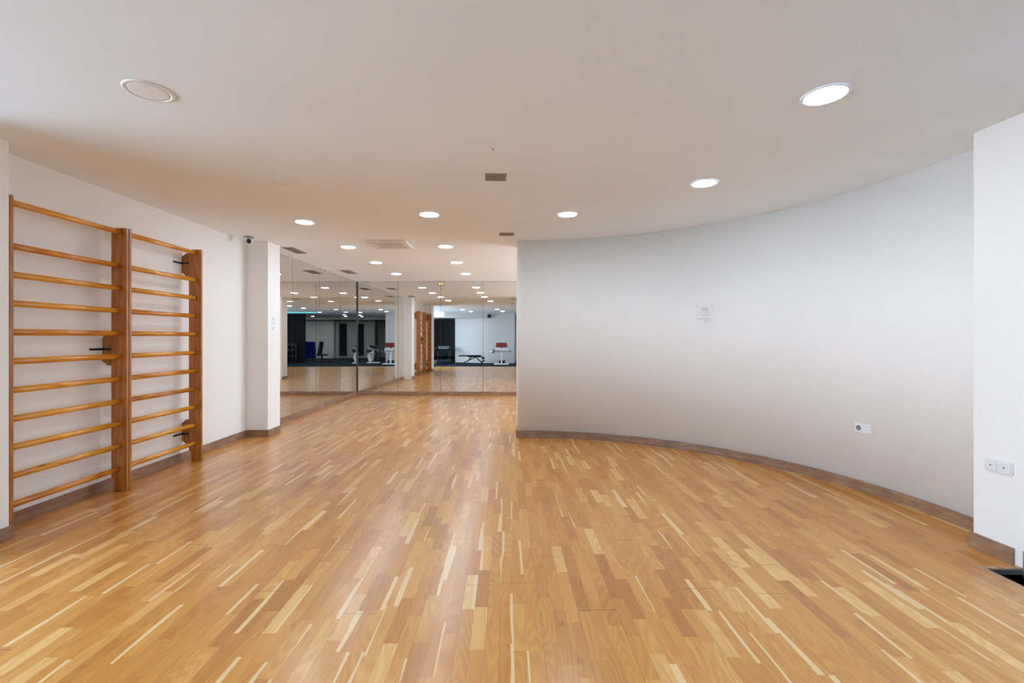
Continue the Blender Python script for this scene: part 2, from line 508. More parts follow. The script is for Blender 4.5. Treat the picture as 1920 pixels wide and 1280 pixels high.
# skirtings
def base_box(name, segs):
    bb = MB()
    for s_ in segs: bb.box(*s_, 0, BH)
    return struct(bb.build(name, M['skirting'], bevel=0.002))
T = 0.016
base_box('baseboard_left', [(WL, WL + T, 3.05 + T, 6.21 - T)])
base_box('baseboard_pier_middle', [(WL + T, -3.26 + T, 6.21 - T, 6.21), (-3.26, -3.26 + T, 6.21, 6.545)])
base_box('baseboard_pier_near', [(-3.335, -3.335 + T, 2.60, 3.05), (WL, -3.335 + T, 3.05, 3.05 + T)])
bb = MB()
bb.prism([(left_x(6.545) - 0.012, 6.545), (left_x(6.545) + T, 6.545), (left_x(10.68) + T, 10.665), (left_x(10.68) - 0.012, 10.665)], 0, BH)
struct(bb.build('baseboard_mirror_side', M['skirting'], bevel=0.002))
bb = MB()
bb.prism([(-3.51 + T, back_y(-3.5) + 0.010), (-3.51 + T, back_y(-3.5) - T), (4.3, back_y(4.3) - T), (4.3, back_y(4.3) + 0.010)], 0, BH)
struct(bb.build('baseboard_back', M['skirting'], bevel=0.002))
bb = MB()
n = 10
ang = [A0 - A0 * i / n for i in range(n + 1)]
for a0, a1 in zip(ang[:-1], ang[1:]):
    e = 0.00025
    outer = arc_pts(ARC_R + 0.004, a0 - e, a1 + e, 6)
    inner = arc_pts(ARC_R - T, a0 - e, a1 + e, 6)
    bb.prism(outer + list(reversed(inner)), 0, BH)
bb.box(3.265 - T, 3.265, 2.93, 3.098, 0, BH)
bb.box(0.145 - T, 0.145, 6.149, 6.57, 0, BH)
struct(bb.build('baseboard_curved', M['skirting']))
bb = MB()
bb.prism([(3.005 - T, 2.945), (3.017 - T, 2.700), (3.017, 2.700), (3.005, 2.945)], 0, 0.100)
struct(bb.build('baseboard_pier_right', M['skirting'], bevel=0.002))
bb = MB()
bb.prism([(3.012, 2.655), (3.036, 2.2), (3.045, 2.2), (3.022, 2.655)], -0.05, 0.105)
struct(bb.build('trim_3', M['metal']))

# ------------------------------------------------------------------ mirror panels
def mirror_panel(p0, p1, z0, z1, nrm, label, group):
    """upright glass sheet between plan points p0 and p1, facing nrm"""
    c = ((p0[0] + p1[0]) / 2, (p0[1] + p1[1]) / 2)
    root = thing('mirror_panel', label, 'mirror', (c[0], c[1], z0), 0, group)
    d = Vector((p1[0] - p0[0], p1[1] - p0[1])); L = d.length; a = math.atan2(d.y, d.x)
    h = z1 - z0
    g_ = 0.0035
    # glass 6 mm thick; local x along the panel, local -y is the reflecting side when nrm < 0
    bm_ = MB(); bm_.box(-L / 2 + g_, L / 2 - g_, 0.001 * nrm, 0.0060 * nrm, 0, h)
    for f in bm_.bm.faces: f.material_index = 1
    gl = bm_.build('glass', [M['mirror'], M['mirror_edge']], root, rot=(0, 0, a))
    for f in gl.data.polygons:
        if abs(f.normal.y) > 0.9 and f.normal.y * nrm > 0: f.material_index = 0
    # metal clips at the top
    for s_ in (-0.25, 0.25):
        ck = MB()
        ck.box(s_ * L - 0.012, s_ * L + 0.012, 0.0062 * nrm, 0.0085 * nrm, h - 0.014, h)
        ck.build('clip', M['metal'], root, rot=(0, 0, a))
    return root
MT = CEIL_Z - 0.006
seam_b = [-3.488, -2.543, -1.545, -0.548, 0.449]
names_b = ['tall mirror panel on the back wall touching the left corner', 'tall mirror panel on the back wall, second from the left corner',
           'tall mirror panel on the back wall under the orange pilot light', 'tall mirror panel on the back wall beside the end of the curved wall']
for i in range(4):
    lab = names_b[i]
    x0, x1 = seam_b[i], seam_b[i + 1]
    mirror_panel((x0, back_y(x0) + 0.006), (x1, back_y(x1) + 0.006), BH + 0.001, MT, -1, lab, 'mirror panels of the back wall')
seam_l = [10.645, 9.61, 8.58, 7.51, 6.56]
names_l = ['tall mirror panel on the left mirrored wall, nearest the far corner', 'tall mirror panel on the left mirrored wall, second from the far corner',
           'tall mirror panel on the left mirrored wall, third from the far corner', 'tall mirror panel on the left mirrored wall next to the white pier']
for i in range(4):
    y0, y1 = seam_l[i + 1], seam_l[i]
    mirror_panel((left_x(y0) - 0.006, y0), (left_x(y1) - 0.006, y1), BH + 0.001, MT, -1, names_l[i], 'mirror panels of the left wall')

b = MB(); b.box(-3.508, -3.499, back_y(-3.5) - 0.016, back_y(-3.5) - 0.002, BH, MT)
struct(b.build('trim_4', M['mirror_edge']))
b = MB(); b.prism([(-3.55, back_y(-3.55) + 0.0105), (-3.55, back_y(-3.55) + 0.0075), (0.449, back_y(0.449) + 0.0075), (0.449, back_y(0.449) + 0.0105)], BH, MT)
struct(b.build('trim_5', M['mirror_edge']))
b = MB(); b.prism([(left_x(6.56) - 0.0105, 6.56), (left_x(6.56) - 0.0075, 6.56), (left_x(10.66) - 0.0075, 10.66), (left_x(10.66) - 0.0105, 10.66)], BH, MT)
struct(b.build('trim_6', M['mirror_edge']))

# ------------------------------------------------------------------ ceiling lamps
def downlight(name, label, mat, loc, ring_r=0.115, group=None, dome=1.0):
    r = thing(name, label, 'ceiling light', loc, 0, group)
    d = 0.006
    m = MB()
    m.lathe([(ring_r - 0.019, 0.0), (ring_r - 0.019, -d * 0.6), (ring_r - 0.013, -d), (ring_r - 0.004, -d), (ring_r, -d * 0.4), (ring_r, 0.0)], seg=64)
    m.build('trim_ring', M['lamp_ring'], r)
    m = MB()
    m.lathe([(ring_r - 0.0195, -0.001), (ring_r - 0.0195, -0.003), (ring_r - 0.035, -0.0035 - 0.005 * dome), (ring_r - 0.06, -0.004 - 0.0065 * dome), (0.0, -0.004 - 0.007 * dome)], seg=64)
    m.build('diffuser', mat, r)
    return r
ZC = CEIL_Z - 0.0005
lit = downlight('downlight', 'lit round ceiling light nearest the camera, above the right pier', M['lamp_on'], (1.728, 2.469, ZC), group='lit ceiling lights of the studio')
for (x, y, lab) in [
    (1.685, 3.874, 'lit round ceiling light near the curved wall, second nearest on the right side'),
    (0.649, 4.853, 'lit round ceiling light above the left part of the curved wall'),
    (-0.827, 4.863, 'lit round ceiling light in the middle of the room, nearest of its column'),
    (-2.300, 5.177, 'lit round ceiling light above the white pier, nearest of the left column'),
    (-2.300, 6.608, 'lit round ceiling light left of the air conditioning panel'),
    (-0.886, 6.570, 'lit round ceiling light right of the air conditioning panel'),
    (-2.285, 7.967, 'lit round ceiling light in the left column, second from the back mirror'),
    (-0.878, 7.967, 'lit round ceiling light in the middle column, second from the back mirror'),
    (-2.275, 9.360, 'lit round ceiling light in the left column, closest to the back mirror'),
    (-0.850, 9.360, 'lit round ceiling light in the middle column, closest to the back mirror')]:
    copy_tree(lit, (x, y, ZC), lab)
off = downlight('unlit_downlight', 'unlit round ceiling light nearest the camera on the left', M['diffuser_off'], (-1.912, 2.430, ZC), group='unlit ceiling lights', dome=0.0)
copy_tree(off, (-1.874, 3.834, ZC), 'unlit round ceiling light further back, before the white pier')
gl = downlight('gym_downlight', 'lit round ceiling light over the parquet edge, left one seen in the back mirror', M['lamp_on'], (-2.50, 0.05, ZC), group='lit ceiling lights behind the camera')
copy_tree(gl, (-0.88, 0.20, ZC), 'lit round ceiling light over the parquet edge, right one seen in the back mirror')
copy_tree(gl, (0.62, 0.15, ZC), 'lit round ceiling light over the parquet edge, seen only in the left mirror')
copy_tree(gl, (1.73, 1.07, ZC), 'lit round ceiling light behind the camera near the right pier')
g2 = downlight('gym_downlight', 'cool ceiling light of the gym above the upright seat', M['gym_lamp_on'], (2.30, -2.3, ZC), group='cool ceiling lights of the gym')
g3 = downlight('gym_downlight', 'added fill light on the gym ceiling before the dark gym window', M['fill_lamp_far'], (2.4, -6.7, ZC), group='added fill lights of the far gym end')  # three lamps added to brighten the dark far walls of the gym
copy_tree(g3, (4.4, -6.7, ZC), 'added fill light on the gym ceiling above the blue mat')
copy_tree(g3, (6.0, -6.7, ZC), 'added fill light on the gym ceiling behind the dark partition')
for (x, y, lab) in [(0.9, -2.1, 'cool ceiling light of the gym above the leg machine'), (1.9, -4.9, 'cool ceiling light of the gym before the two dark windows'),
                    (-4.55, -7.3, 'cool ceiling light in the corridor behind the gym'),
                    (-2.3, -1.5, 'cool ceiling light of the gym above the flat bench'), (-0.7, -1.3, 'cool ceiling light of the gym above the barbell stand'),
                    (5.2, -2.6, 'cool ceiling light of the gym near the dark partition')]:
    copy_tree(g2, (x, y, ZC), lab)

# ------------------------------------------------------------------ ceiling vents and air conditioning
def vent(label, cx, cy, w, l, rz, mat, slats, along='y'):
    r = thing('ceiling_vent', label, 'vent', (cx, cy, CEIL_Z), rz, 'ceiling vents')
    m = MB(); fw = 0.010
    for q in ((-w/2, w/2, -l/2, -l/2 + fw), (-w/2, w/2, l/2 - fw, l/2), (-w/2, -w/2 + fw, -l/2 + fw, l/2 - fw), (w/2 - fw, w/2, -l/2 + fw, l/2 - fw)):
        m.box(*q, -0.006, -0.0005)
    m.build('frame', mat, r)
    m = MB(); m.box(-w/2 + fw, w/2 - fw, -l/2 + fw, l/2 - fw, -0.0015, -0.0005)
    m.build('backing', M['black'], r)
    m = MB()
    for i in range(slats):
        if along == 'y':
            x = -w/2 + fw + (w - 2*fw) * (i + 0.5) / slats; t = (w - 2*fw) / slats * 0.30
            m.box(x - t, x + t, -l/2 + fw, l/2 - fw, -0.005, -0.002)
        else:
            y = -l/2 + fw + (l - 2*fw) * (i + 0.5) / slats; t = (l - 2*fw) / slats * 0.30
            m.box(-w/2 + fw, w/2 - fw, y - t, y + t, -0.005, -0.002)
    m.build('slats', mat, r)
    return r
vent('small square grey vent in the ceiling, nearest the camera', -0.090, 3.725, 0.172, 0.165, 0.05, M['grille'], 12, 'x')
vent('small grey vent in the ceiling near the curved wall end', 0.0, 5.78, 0.185, 0.155, 0, M['grille'], 10, 'x')
vent('long slotted vent in the ceiling beside the white pier', -3.195, 6.86, 0.165, 0.47, 0.0, M['grille'], 4)
vent('long slotted vent in the ceiling before the far mirror corner', -3.16, 9.10, 0.20, 0.47, 0.0, M['grille'], 4)
ac = thing('air_conditioner', 'square white air conditioning cassette flush in the ceiling', 'air conditioner', (-1.64, 6.40, CEIL_Z))
m = MB()
o_, i_ = 0.275, 0.165
m.box(-o_, o_, -o_, -i_ - 0.045, -0.02, -0.0005); m.box(-o_, o_, i_ + 0.045, o_, -0.02, -0.0005)
m.box(-o_, -i_ - 0.045, -i_ - 0.045, i_ + 0.045, -0.02, -0.0005); m.box(i_ + 0.045, o_, -i_ - 0.045, i_ + 0.045, -0.02, -0.0005)
m.build('panel', M['white_plastic'], ac, bevel=0.004)
for k in range(4):
    m = MB(); m.box(-i_, i_, -i_ - 0.042, -i_ - 0.012, -0.016, -0.010)
    m.build('louvre', M['white_plastic'], ac, rot=(0, 0, k * PI / 2))
m = MB(); m.box(-i_ - 0.045, i_ + 0.045, -i_ - 0.045, i_ + 0.045, -0.003, -0.0008); m.build('slot', M['grille'], ac)
m = MB()
m.box(-i_, i_, -i_, -i_ + 0.012, -0.020, -0.003); m.box(-i_, i_, i_ - 0.012, i_, -0.020, -0.003)
m.box(-i_, -i_ + 0.012, -i_ + 0.012, i_ - 0.012, -0.020, -0.003); m.box(i_ - 0.012, i_, -i_ + 0.012, i_ - 0.012, -0.020, -0.003)
for k in range(13):
    y = -i_ + 0.024 + k * 0.0235
    m.box(-i_ + 0.012, i_ - 0.012, y, y + 0.011, -0.018, -0.005)
m.build('grille', M['white_plastic'], ac)
# small hook in the ceiling
hk = MB(); hk.tube((0, 0, -0.012), (0, 0, 0), 0.004, seg=10); hk.ball((0, 0, -0.014), 0.006, 12, 8)
h = hk.build('ceiling_hook', M['metal'], loc=(-0.095, 3.16, CEIL_Z - 0.0005)); h['label'] = 'tiny metal hook in the ceiling before the square vent'; h['category'] = 'hook'

# security camera
sc_ = thing('security_camera', 'small white ceiling security camera with black lens above the left pier', 'camera', (-3.36, 5.93, CEIL_Z))
m = MB(); m.lathe([(0, -0.0005), (0.062, -0.0005), (0.064, -0.008), (0.058, -0.016), (0.0, -0.018)], seg=32); m.build('base', M['metal'], sc_)
m = MB(); m.tube((0, 0, -0.017), (0, 0, -0.035), 0.016, seg=16); m.ball((0.004, 0, -0.062), 0.043, 32, 20); m.build('housing', M['white_plastic'], sc_)
m = MB(); m.ball((0.012, -0.018, -0.064), 0.0325, 28, 18); m.build('lens', M['black'], sc_)

# pilot light over the back mirror
X = -1.53
pl = thing('pilot_light', 'small pale emergency light with orange glow over the back mirror', 'emergency light', (X, back_y(X) - 0.003, 2.552))
m = MB(); m.box(-0.10, 0.10, -0.030, 0, 0.012, 0.098); m.build('housing', M['pale_grey'], pl, bevel=0.012)
for s_ in (-0.028, 0.028):
    m = MB(); m.ball((s_, -0.031, 0.055), 0.015, 16, 10, (1, 0.4, 1.1)); m.build('lamp', M['orange_led'], pl)
m = MB(); m.box(-0.018, 0.018, -0.012, 0, -0.075, -0.045); m.build('tag', M['metal'], pl)
m = MB(); m.tube((0, -0.004, -0.045), (0, -0.004, 0), 0.002, seg=8); m.build('cord', M['metal'], pl)

# ------------------------------------------------------------------ wall bars
RZ = [2.281, 1.983, 1.786, 1.588, 1.389, 1.187, 0.988, 0.790, 0.594, 0.397, 0.198]
def octagon(x0, x1, z0, z1, ch):
    return [(x1, z0), (x0 + ch, z0), (x0, z0 + ch * 0.9), (x0, z1 - ch * 0.9), (x0 + ch, z1), (x1, z1)]
def wall_bars(label, y0, y1, near_blocks, far_blocks):
    r = thing('wall_bars', label, 'wall bars', (-3.4125, y0, 0), 0, 'wooden wall bars on the left wall')
    L = y1 - y0
    for a in (0.0, L - 0.026):
        m = MB()
        # notched at the bottom to clear the skirting
        m.prism_axis([(-0.0675, BH + 0.02), (-0.0675, 2.316), (0.0675, 2.316), (0.0675, 0.001), (-0.045, 0.001), (-0.045, BH + 0.02)], a, a + 0.026, 1)
        m.build('upright', M['upright'], r, bevel=0.003)
    for i, z in enumerate(RZ):
        m = MB()
        seg = 20
        m.tube((0.0, 0.010, z), (0.0, L - 0.010, z), 0.0225, seg=seg, oval=0.78)
        m.build('rung', M['rung'], r)
    for blocks, yy, sgn in ((near_blocks, 0.0, 1), (far_blocks, L - 0.026, -1)):
        for (z0, z1, zb) in blocks:
            m = MB(); m.prism_axis(octagon(-0.146, -0.0675, z0, z1, 0.045), yy + 0.001, yy + 0.025, 1)
            bl = m.build('mounting_block', M['block'], r, bevel=0.002)
            m = MB()
            ys = sorted((yy + 0.012, yy + 0.012 + sgn * 0.135))
            m.box(-0.1465, -0.1415, ys[0], ys[1], zb - 0.009, zb + 0.009)
            yb = yy if sgn < 0 else yy + 0.026
            m.box(-0.1465, -0.0675, min(yb, yb + sgn * 0.004), max(yb, yb + sgn * 0.004), zb - 0.009, zb + 0.009)
            m.build('wall_bracket', M['black_metal'], bl)
    return r
mid = (1.107, 1.392, 1.250)
top = (2.025, 2.275, 2.165); low = (0.187, 0.455, 0.300)
wall_bars('tall orange varnished wooden wall bars nearer the camera, beside the near white pier', 3.062, 4.028, [top, low], [mid])
wall_bars('tall orange varnished wooden wall bars further from the camera, towards the security camera', 4.034, 5.006, [], [top, low])

# ------------------------------------------------------------------ things on the walls
def on_arc(px, py):
    """point of the curved wall hit by pixel px,py and the wall's inward direction"""
    k = (px - CX) / F_PX
    A = 1 + k * k; B = -2 * (ARC_C[0] * k + ARC_C[1]); D = ARC_C[0] ** 2 + ARC_C[1] ** 2 - ARC_R ** 2
    y = (-B + math.sqrt(B * B - 4 * A * D)) / (2 * A)
    x = k * y
    return x, y, CAM_H + (CY - py) * y / F_PX, math.atan2(ARC_C[1] - y, ARC_C[0] - x)

random.seed(4)
x, y, z, a = on_arc(1320.5, 597)
pr = thing('notice', 'white printed notice sheet taped on the curved wall', 'notice', (x, y, z - 0.149), a + PI / 2, None)
# local -y... the sheet faces local +y turned to the room
m = MB()
W_, H_ = 0.105, 0.298
nseg = 6
vs0 = []
for i in range(nseg + 1):
    u_ = -W_ + 2 * W_ * i / nseg
    dy = -0.0025 - (u_ * u_) / (2 * ARC_R)
    vs0.append((u_, dy))
for (u0, d0), (u1, d1) in zip(vs0[:-1], vs0[1:]):
    m.prism([(u0, d0), (u1, d1), (u1, d1 - 0.0006), (u0, d0 - 0.0006)], 0, H_)
m.build('sheet', M['paper'], pr)
m = MB()
def line(mb, zc, w0, w1, hgt, gap=0.006):
    p = w0
    while p < w1 - 0.004:
        q = min(p + random.uniform(0.012, 0.026), w1)
        # mirrored: the reader's left is local +x
        mb.box(-q, -p, -0.0062, -0.0036, zc - hgt / 2, zc + hgt / 2)
        p = q + gap * 0.6
for nm, rows in (('heading', [(0.272, -0.042, 0.032, 0.0055), (0.258, -0.040, 0.026, 0.005), (0.240, -0.055, 0.034, 0.006)]),
                 ('text_block', [(0.217, -0.068, 0.065, 0.0028), (0.203, -0.080, -0.064, 0.002), (0.194, -0.060, 0.020, 0.0024), (0.183, -0.056, 0.015, 0.0024)]),
                 ('text_block', [(0.146, -0.072, 0.068, 0.004), (0.130, -0.080, -0.066, 0.002), (0.121, -0.060, 0.018, 0.0024), (0.111, -0.056, 0.010, 0.0024)])):
    m = MB()
    for zc, w0, w1, hh in rows: line(m, zc, w0, w1, hh)
    m.build(nm, M['ink'], pr)
for i, sx in enumerate((-1, 1)):
    m = MB(); m.box(sx * 0.088 - 0.016, sx * 0.088 + 0.016, -0.0066, -0.0030, 0.287, 0.300); m.build('tape', M['white_plastic'], pr)

# handwritten sheet on the side of the middle pier
hn = thing('handwritten_note', 'white sheet with faint handwriting taped on the side of the white pier', 'notice', (-3.2595, 6.345, 1.365))
m = MB(); m.box(0, 0.0008, -0.105, 0.105, 0, 0.297); m.build('sheet', M['paper'], hn)
m = MB()
def scribble(mb, zc, y0, y1, amp):
    n_ = 26
    pp = [(0.0014, y0 + (y1 - y0) * i / n_, zc + amp * math.sin(i * 1.9) * random.uniform(0.4, 1.0)) for i in range(n_ + 1)]
    for p, q in zip(pp[:-1], pp[1:]): mb.tube(p, q, 0.0014, seg=5)
for zc, y0, y1, am in [(0.262, -0.03, 0.05, 0.012), (0.238, -0.04, 0.06, 0.010), (0.205, -0.06, 0.03, 0.009), (0.180, -0.05, 0.05, 0.010),
                       (0.135, -0.06, 0.07, 0.008), (0.112, -0.05, 0.03, 0.010), (0.020, -0.04, 0.04, 0.002)]:
    m = MB(); scribble(m, zc, y0, y1, am); m.build('handwritten_line', M['pencil'], hn)

def rounded(w, h, r, n_=5):
    out = []
    for cx_, cz_, a0 in ((w/2 - r, h/2 - r, 0), (-w/2 + r, h/2 - r, PI/2), (-w/2 + r, -h/2 + r, PI), (w/2 - r, -h/2 + r, 1.5*PI)):
        for i in range(n_ + 1):
            t = a0 + PI/2 * i / n_
            out.append((cx_ + r * math.cos(t), cz_ + r * math.sin(t)))
    return out
def twin_plate(label, loc, rz, kinds):
    """wall plate facing local -y; kinds left to right as seen from the room"""
    r = thing('wall_socket', label, 'socket', loc, rz)
    m = MB(); m.prism_axis(rounded(0.152, 0.081, 0.008), -0.010, -0.0005, 1); m.build('plate', M['white_plastic'], r, bevel=0.0025)
    for cx_, kd in zip((-0.0365, 0.0365), kinds):
        m = MB()
        if kd == 'schuko':
            m.prism_axis(rounded(0.062, 0.064, 0.010), -0.0145, -0.0100, 1)
            for v in m.bm.verts: v.co.x += cx_
            fr = m.build('socket_insert', M['white_plastic'], r)
            m = MB(); m.lathe([(0.0, -0.0146), (0.0205, -0.0146), (0.0215, -0.0160), (0.0225, -0.0146)], (cx_, 0, 0), 32, 1)
            m.build('well', M['grille'], fr)
            m = MB()
            for s_ in (-0.0095, 0.0095): m.lathe([(0.0, -0.0152), (0.003, -0.0152), (0.003, -0.0146)], (cx_ + s_, 0, 0), 12, 1)
            m.box(cx_ - 0.004, cx_ + 0.004, -0.0165, -0.0146, 0.014, 0.020); m.box(cx_ - 0.004, cx_ + 0.004, -0.0165, -0.0146, -0.020, -0.014)
            m.build('contacts', M['black'], fr)
        else:
            m.prism_axis(rounded(0.064, 0.066, 0.012), -0.0165, -0.0100, 1)
            for v in m.bm.verts: v.co.x += cx_
            cv = m.build('cover', M['white_plastic'], r, bevel=0.0015)
            if kd == 'hole':
                m = MB(); m.lathe([(0.0, -0.0185), (0.0035, -0.0183), (0.0045, -0.0166)], (cx_, 0, 0), 16, 1); m.build('hole', M['black'], cv)
    return r
x, y, z, a = on_arc(1620, 803)
twin_plate('white double wall plate with a round power socket on the curved wall', (x, y, z), a + PI / 2, ('schuko', 'blank'))
slope = math.atan2(2.93 - 2.20, 3.005 - 3.045)
twin_plate('white double wall plate with two small holes on the right pier', (3.0131, 2.782, 0.565), -PI / 2 + (slope - PI / 2), ('hole', 'hole'))

# ------------------------------------------------------------------ gym behind the camera (seen in the mirrors)
gf = [(-3.45, -3.75)]
for i in range(13):
    t = i / 12
    gf.append((-3.35 + 3.20 * t, -3.62 + 0.66 * math.sin(PI * 0.5 * min(1, t * 1.5)) - 0.06 * t))
b = MB(); b.prism(gf + [(-0.15, -9.6), (-3.45, -9.6)], 0, CEIL_Z)
struct(b.build('wall_gym_curved', M['gym_wall']))
b = MB(); b.box(3.85, 8.6, -9.2, -8.75, 0, CEIL_Z); struct(b.build('wall_gym_back', M['gym_wall']))
b = MB(); b.box(2.35, 3.85, -9.2, -9.0, 0, CEIL_Z); struct(b.build('wall_gym_back', M['mid_wall']))
b = MB(); b.box(-0.15, 2.35, -9.9, -9.7, 0, CEIL_Z); b.box(2.35, 2.5, -9.9, -9.2, 0, CEIL_Z); struct(b.build('wall_gym_recess', M['grey_wall']))
b = MB(); b.box(-6.6, -3.0, -12.2, -12.0, 0, CEIL_Z); struct(b.build('wall_corridor_end', M['grey_wall']))
b = MB(); b.box(-3.45, -3.25, -12.0, -9.6, 0, CEIL_Z); struct(b.build('wall_corridor_side', M['grey_wall']))
b = MB(); b.box(-6.8, -6.6, -12.2, 2.8, 0, CEIL_Z); struct(b.build('wall_gym_left', M['grey_wall']))
b = MB(); b.box(8.6, 8.8, -9.2, -4.05, 0, CEIL_Z); b.box(5.6, 5.8, -4.05, 2.8, 0, CEIL_Z); struct(b.build('wall_gym_right', M['gym_wall']))
b = MB(); b.box(-6.6, -3.75, 2.6, 2.8, 0, CEIL_Z); struct(b.build('wall_gym_front', M['gym_wall']))
b = MB(); b.box(4.3, 5.6, 2.66, 2.86, 0, CEIL_Z); struct(b.build('wall_gym_front', M['gym_wall']))
# dark partition with the cyan strip
b = MB(); b.box(3.82, 8.6, -4.25, -4.05, 0, CEIL_Z); struct(b.build('wall_partition', M['dark_wall']))
# lowered beams
b = MB(); b.prism([(-6.6, -1.9), (-3.0, -2.55), (-1.2, -2.95), (-1.2, -3.3), (-3.3, -3.6), (-6.6, -3.2)], 2.40, CEIL_Z); struct(b.build('ceiling_beam', M['gym_wall']))
b = MB(); b.box(-0.15, 8.6, -8.2, -7.9, 2.52, CEIL_Z); struct(b.build('ceiling_beam', M['gym_wall']))
b = MB(); b.box(-5.6, -3.75, -1.93, -1.90, 2.42, 2.64); struct(b.build('window_1', M['window_glow']))
b = MB(); b.box(2.5, 5.5, -2.43, -2.40, CEIL_Z - 0.012, CEIL_Z - 0.001)
o = b.build('led_strip', M['cyan']); o['label'] = 'cyan light strip along the gym ceiling seen in the left mirror'; o['category'] = 'strip light'
# dark windows and doors of the gym
def gym_window(n_, x0, x1):
    r = MB(); fr = 0.05
    for q in ((x0, x0 + fr, 0.12, 2.34), (x1 - fr, x1, 0.12, 2.34)): r.box(q[0], q[1], -9.0, -8.96, q[2], q[3])
    r.box(x0 + fr, x1 - fr, -9.0, -8.96, 0.12, 0.17); r.box(x0 + fr, x1 - fr, -9.0, -8.96, 2.29, 2.34)
    w = struct(r.build('window_%d' % n_, M['grille']))
    g_ = MB(); g_.box(x0 + fr, x1 - fr, -9.0, -8.98, 0.17, 2.29); g_.build('pane', M['dark_glass'], w)
gym_window(2, 3.02, 3.62)
def fill_window(n_, x, nx, y0, y1, z0, z1, k, mat):  # unseen window-shaped light source, added to brighten ceiling and walls
    fr = 0.05; xs_ = sorted((x, x + nx * 0.05))
    r = MB()
    r.box(*xs_, y0, y1, z0, z0 + fr); r.box(*xs_, y0, y1, z1 - fr, z1)
    for i in range(k + 1):
        yc = y0 + (y1 - y0 - fr) * i / k
        r.box(*xs_, yc, yc + fr, z0 + fr, z1 - fr)
    w = struct(r.build('window_%d' % n_, M['white_plastic']))  # frame of an added fill window, not a known window
    for i in range(k):
        ya = y0 + (y1 - y0 - fr) * i / k + fr; yb = y0 + (y1 - y0 - fr) * (i + 1) / k
        g_ = MB(); xx = sorted((x, x + nx * 0.02)); g_.box(*xx, ya, yb, z0 + fr, z1 - fr); g_.build('pane', mat, w)
fill_window(4, -6.6, 1, -1.9, 2.3, 0.75, 2.35, 5, M['fill_pane'])
fill_window(5, 5.6, -1, -1.9, 2.3, 0.75, 2.35, 5, M['fill_pane_right'])
fill_window(6, 4.3, -1, 7.2, 10.0, 0.75, 2.35, 3, M['fill_pane_far'])
r = MB(); r.box(-5.05, -4.45, -12.0, -11.96, 0, 2.1); struct(r.build('door_1', M['black']))

# barbell stand with red pad
bs = thing('preacher_bench', 'white steel gym stand with dark red pad and a barbell', 'gym machine', (-0.78, -1.78, 0))
m = MB(); m.box(-0.37, 0.37, -0.28, 0.28, 0.002, 0.05); m.build('base', M['white_metal'], bs, bevel=0.01)
m = MB(); m.box(-0.035, 0.035, -0.04, 0.04, 0.05, 0.74); m.build('post', M['white_metal'], bs, bevel=0.006)
m = MB(); m.box(-0.31, 0.31, -0.035, 0.035, 0.73, 0.81); m.build('beam', M['white_metal'], bs, bevel=0.008)
m = MB(); m.box(-0.33, -0.30, -0.02, 0.14, 0.60, 0.650); m.build('bar_rest', M['metal'], bs)
m = MB(); m.box(0.30, 0.33, -0.02, 0.14, 0.60, 0.650); m.build('bar_rest', M['metal'], bs)
m = MB(); m.box(-0.33, 0.33, -0.035, -0.02, 0.60, 0.73); m.build('back_plate', M['white_metal'], bs)
m = MB(); m.prism_axis([(-0.26, 1.10), (0.26, 1.10), (0.30, 0.87), (-0.30, 0.87)], -0.10, 0.02, 1); m.build('pad', M['red_pad'], bs, bevel=0.02)
m = MB(); m.box(-0.03, 0.03, -0.06, 0.0, 0.81, 0.90); m.build('pad_bracket', M['black_metal'], bs)
m = MB(); m.box(-0.13, 0.17, -0.24, 0.0, 0.05, 0.20); m.build('seat', M['black_pad'], bs, bevel=0.03)
bar = thing('barbell', 'thin barbell with one black weight plate resting on the white stand', 'barbell', (-0.78, -1.70, 0.665))
m = MB(); m.tube((-0.58, 0, 0), (0.52, 0, 0), 0.014, seg=12); m.build('bar', M['chrome'], bar)
m = MB(); m.tube((-0.44, 0, 0), (-0.38, 0, 0), 0.105, seg=28); m.build('weight_plate', M['black_metal'], bar)
m = MB(); m.tube((0.42, 0, 0), (0.45, 0, 0), 0.05, seg=20); m.build('collar', M['black_metal'], bar)

# flat adjustable bench
fb = thing('weight_bench', 'flat black adjustable weight bench with crossed legs before the white gym wall', 'weight bench', (-2.33, -2.05, 0), 0.03)
m = MB(); m.box(-0.66, 0.10, -0.14, 0.14, 0.40, 0.46); m.build('back_pad', M['black_pad'], fb, bevel=0.02)
m = MB(); m.box(0.12, 0.48, -0.14, 0.14, 0.40, 0.46); m.build('seat_pad', M['black_pad'], fb, bevel=0.02)
m = MB(); m.box(-0.20, 0.60, -0.03, 0.03, 0.35, 0.40); m.build('rail', M['black_metal'], fb)
for (p, q) in (((0.22, 0.37), (-0.48, 0.03)), ((0.20, 0.37), (0.58, 0.03)), ((-0.02, 0.37), (-0.22, 0.12))):
    m = MB(); m.tube((p[0], 0, p[1]), (q[0], 0, q[1]), 0.026, seg=10)
    if q[1] < 0.1: m.tube((q[0], -0.25, 0.028), (q[0], 0.25, 0.028), 0.026, seg=10)
    m.build('leg', M['black_metal'], fb)
m = MB(); m.tube((0.60, -0.20, 0.30), (0.60, 0.20, 0.30), 0.055, seg=16); m.tube((0.60, -0.20, 0.16), (0.60, 0.20, 0.16), 0.05, seg=16); m.build('foot_roller', M['black_pad'], fb)

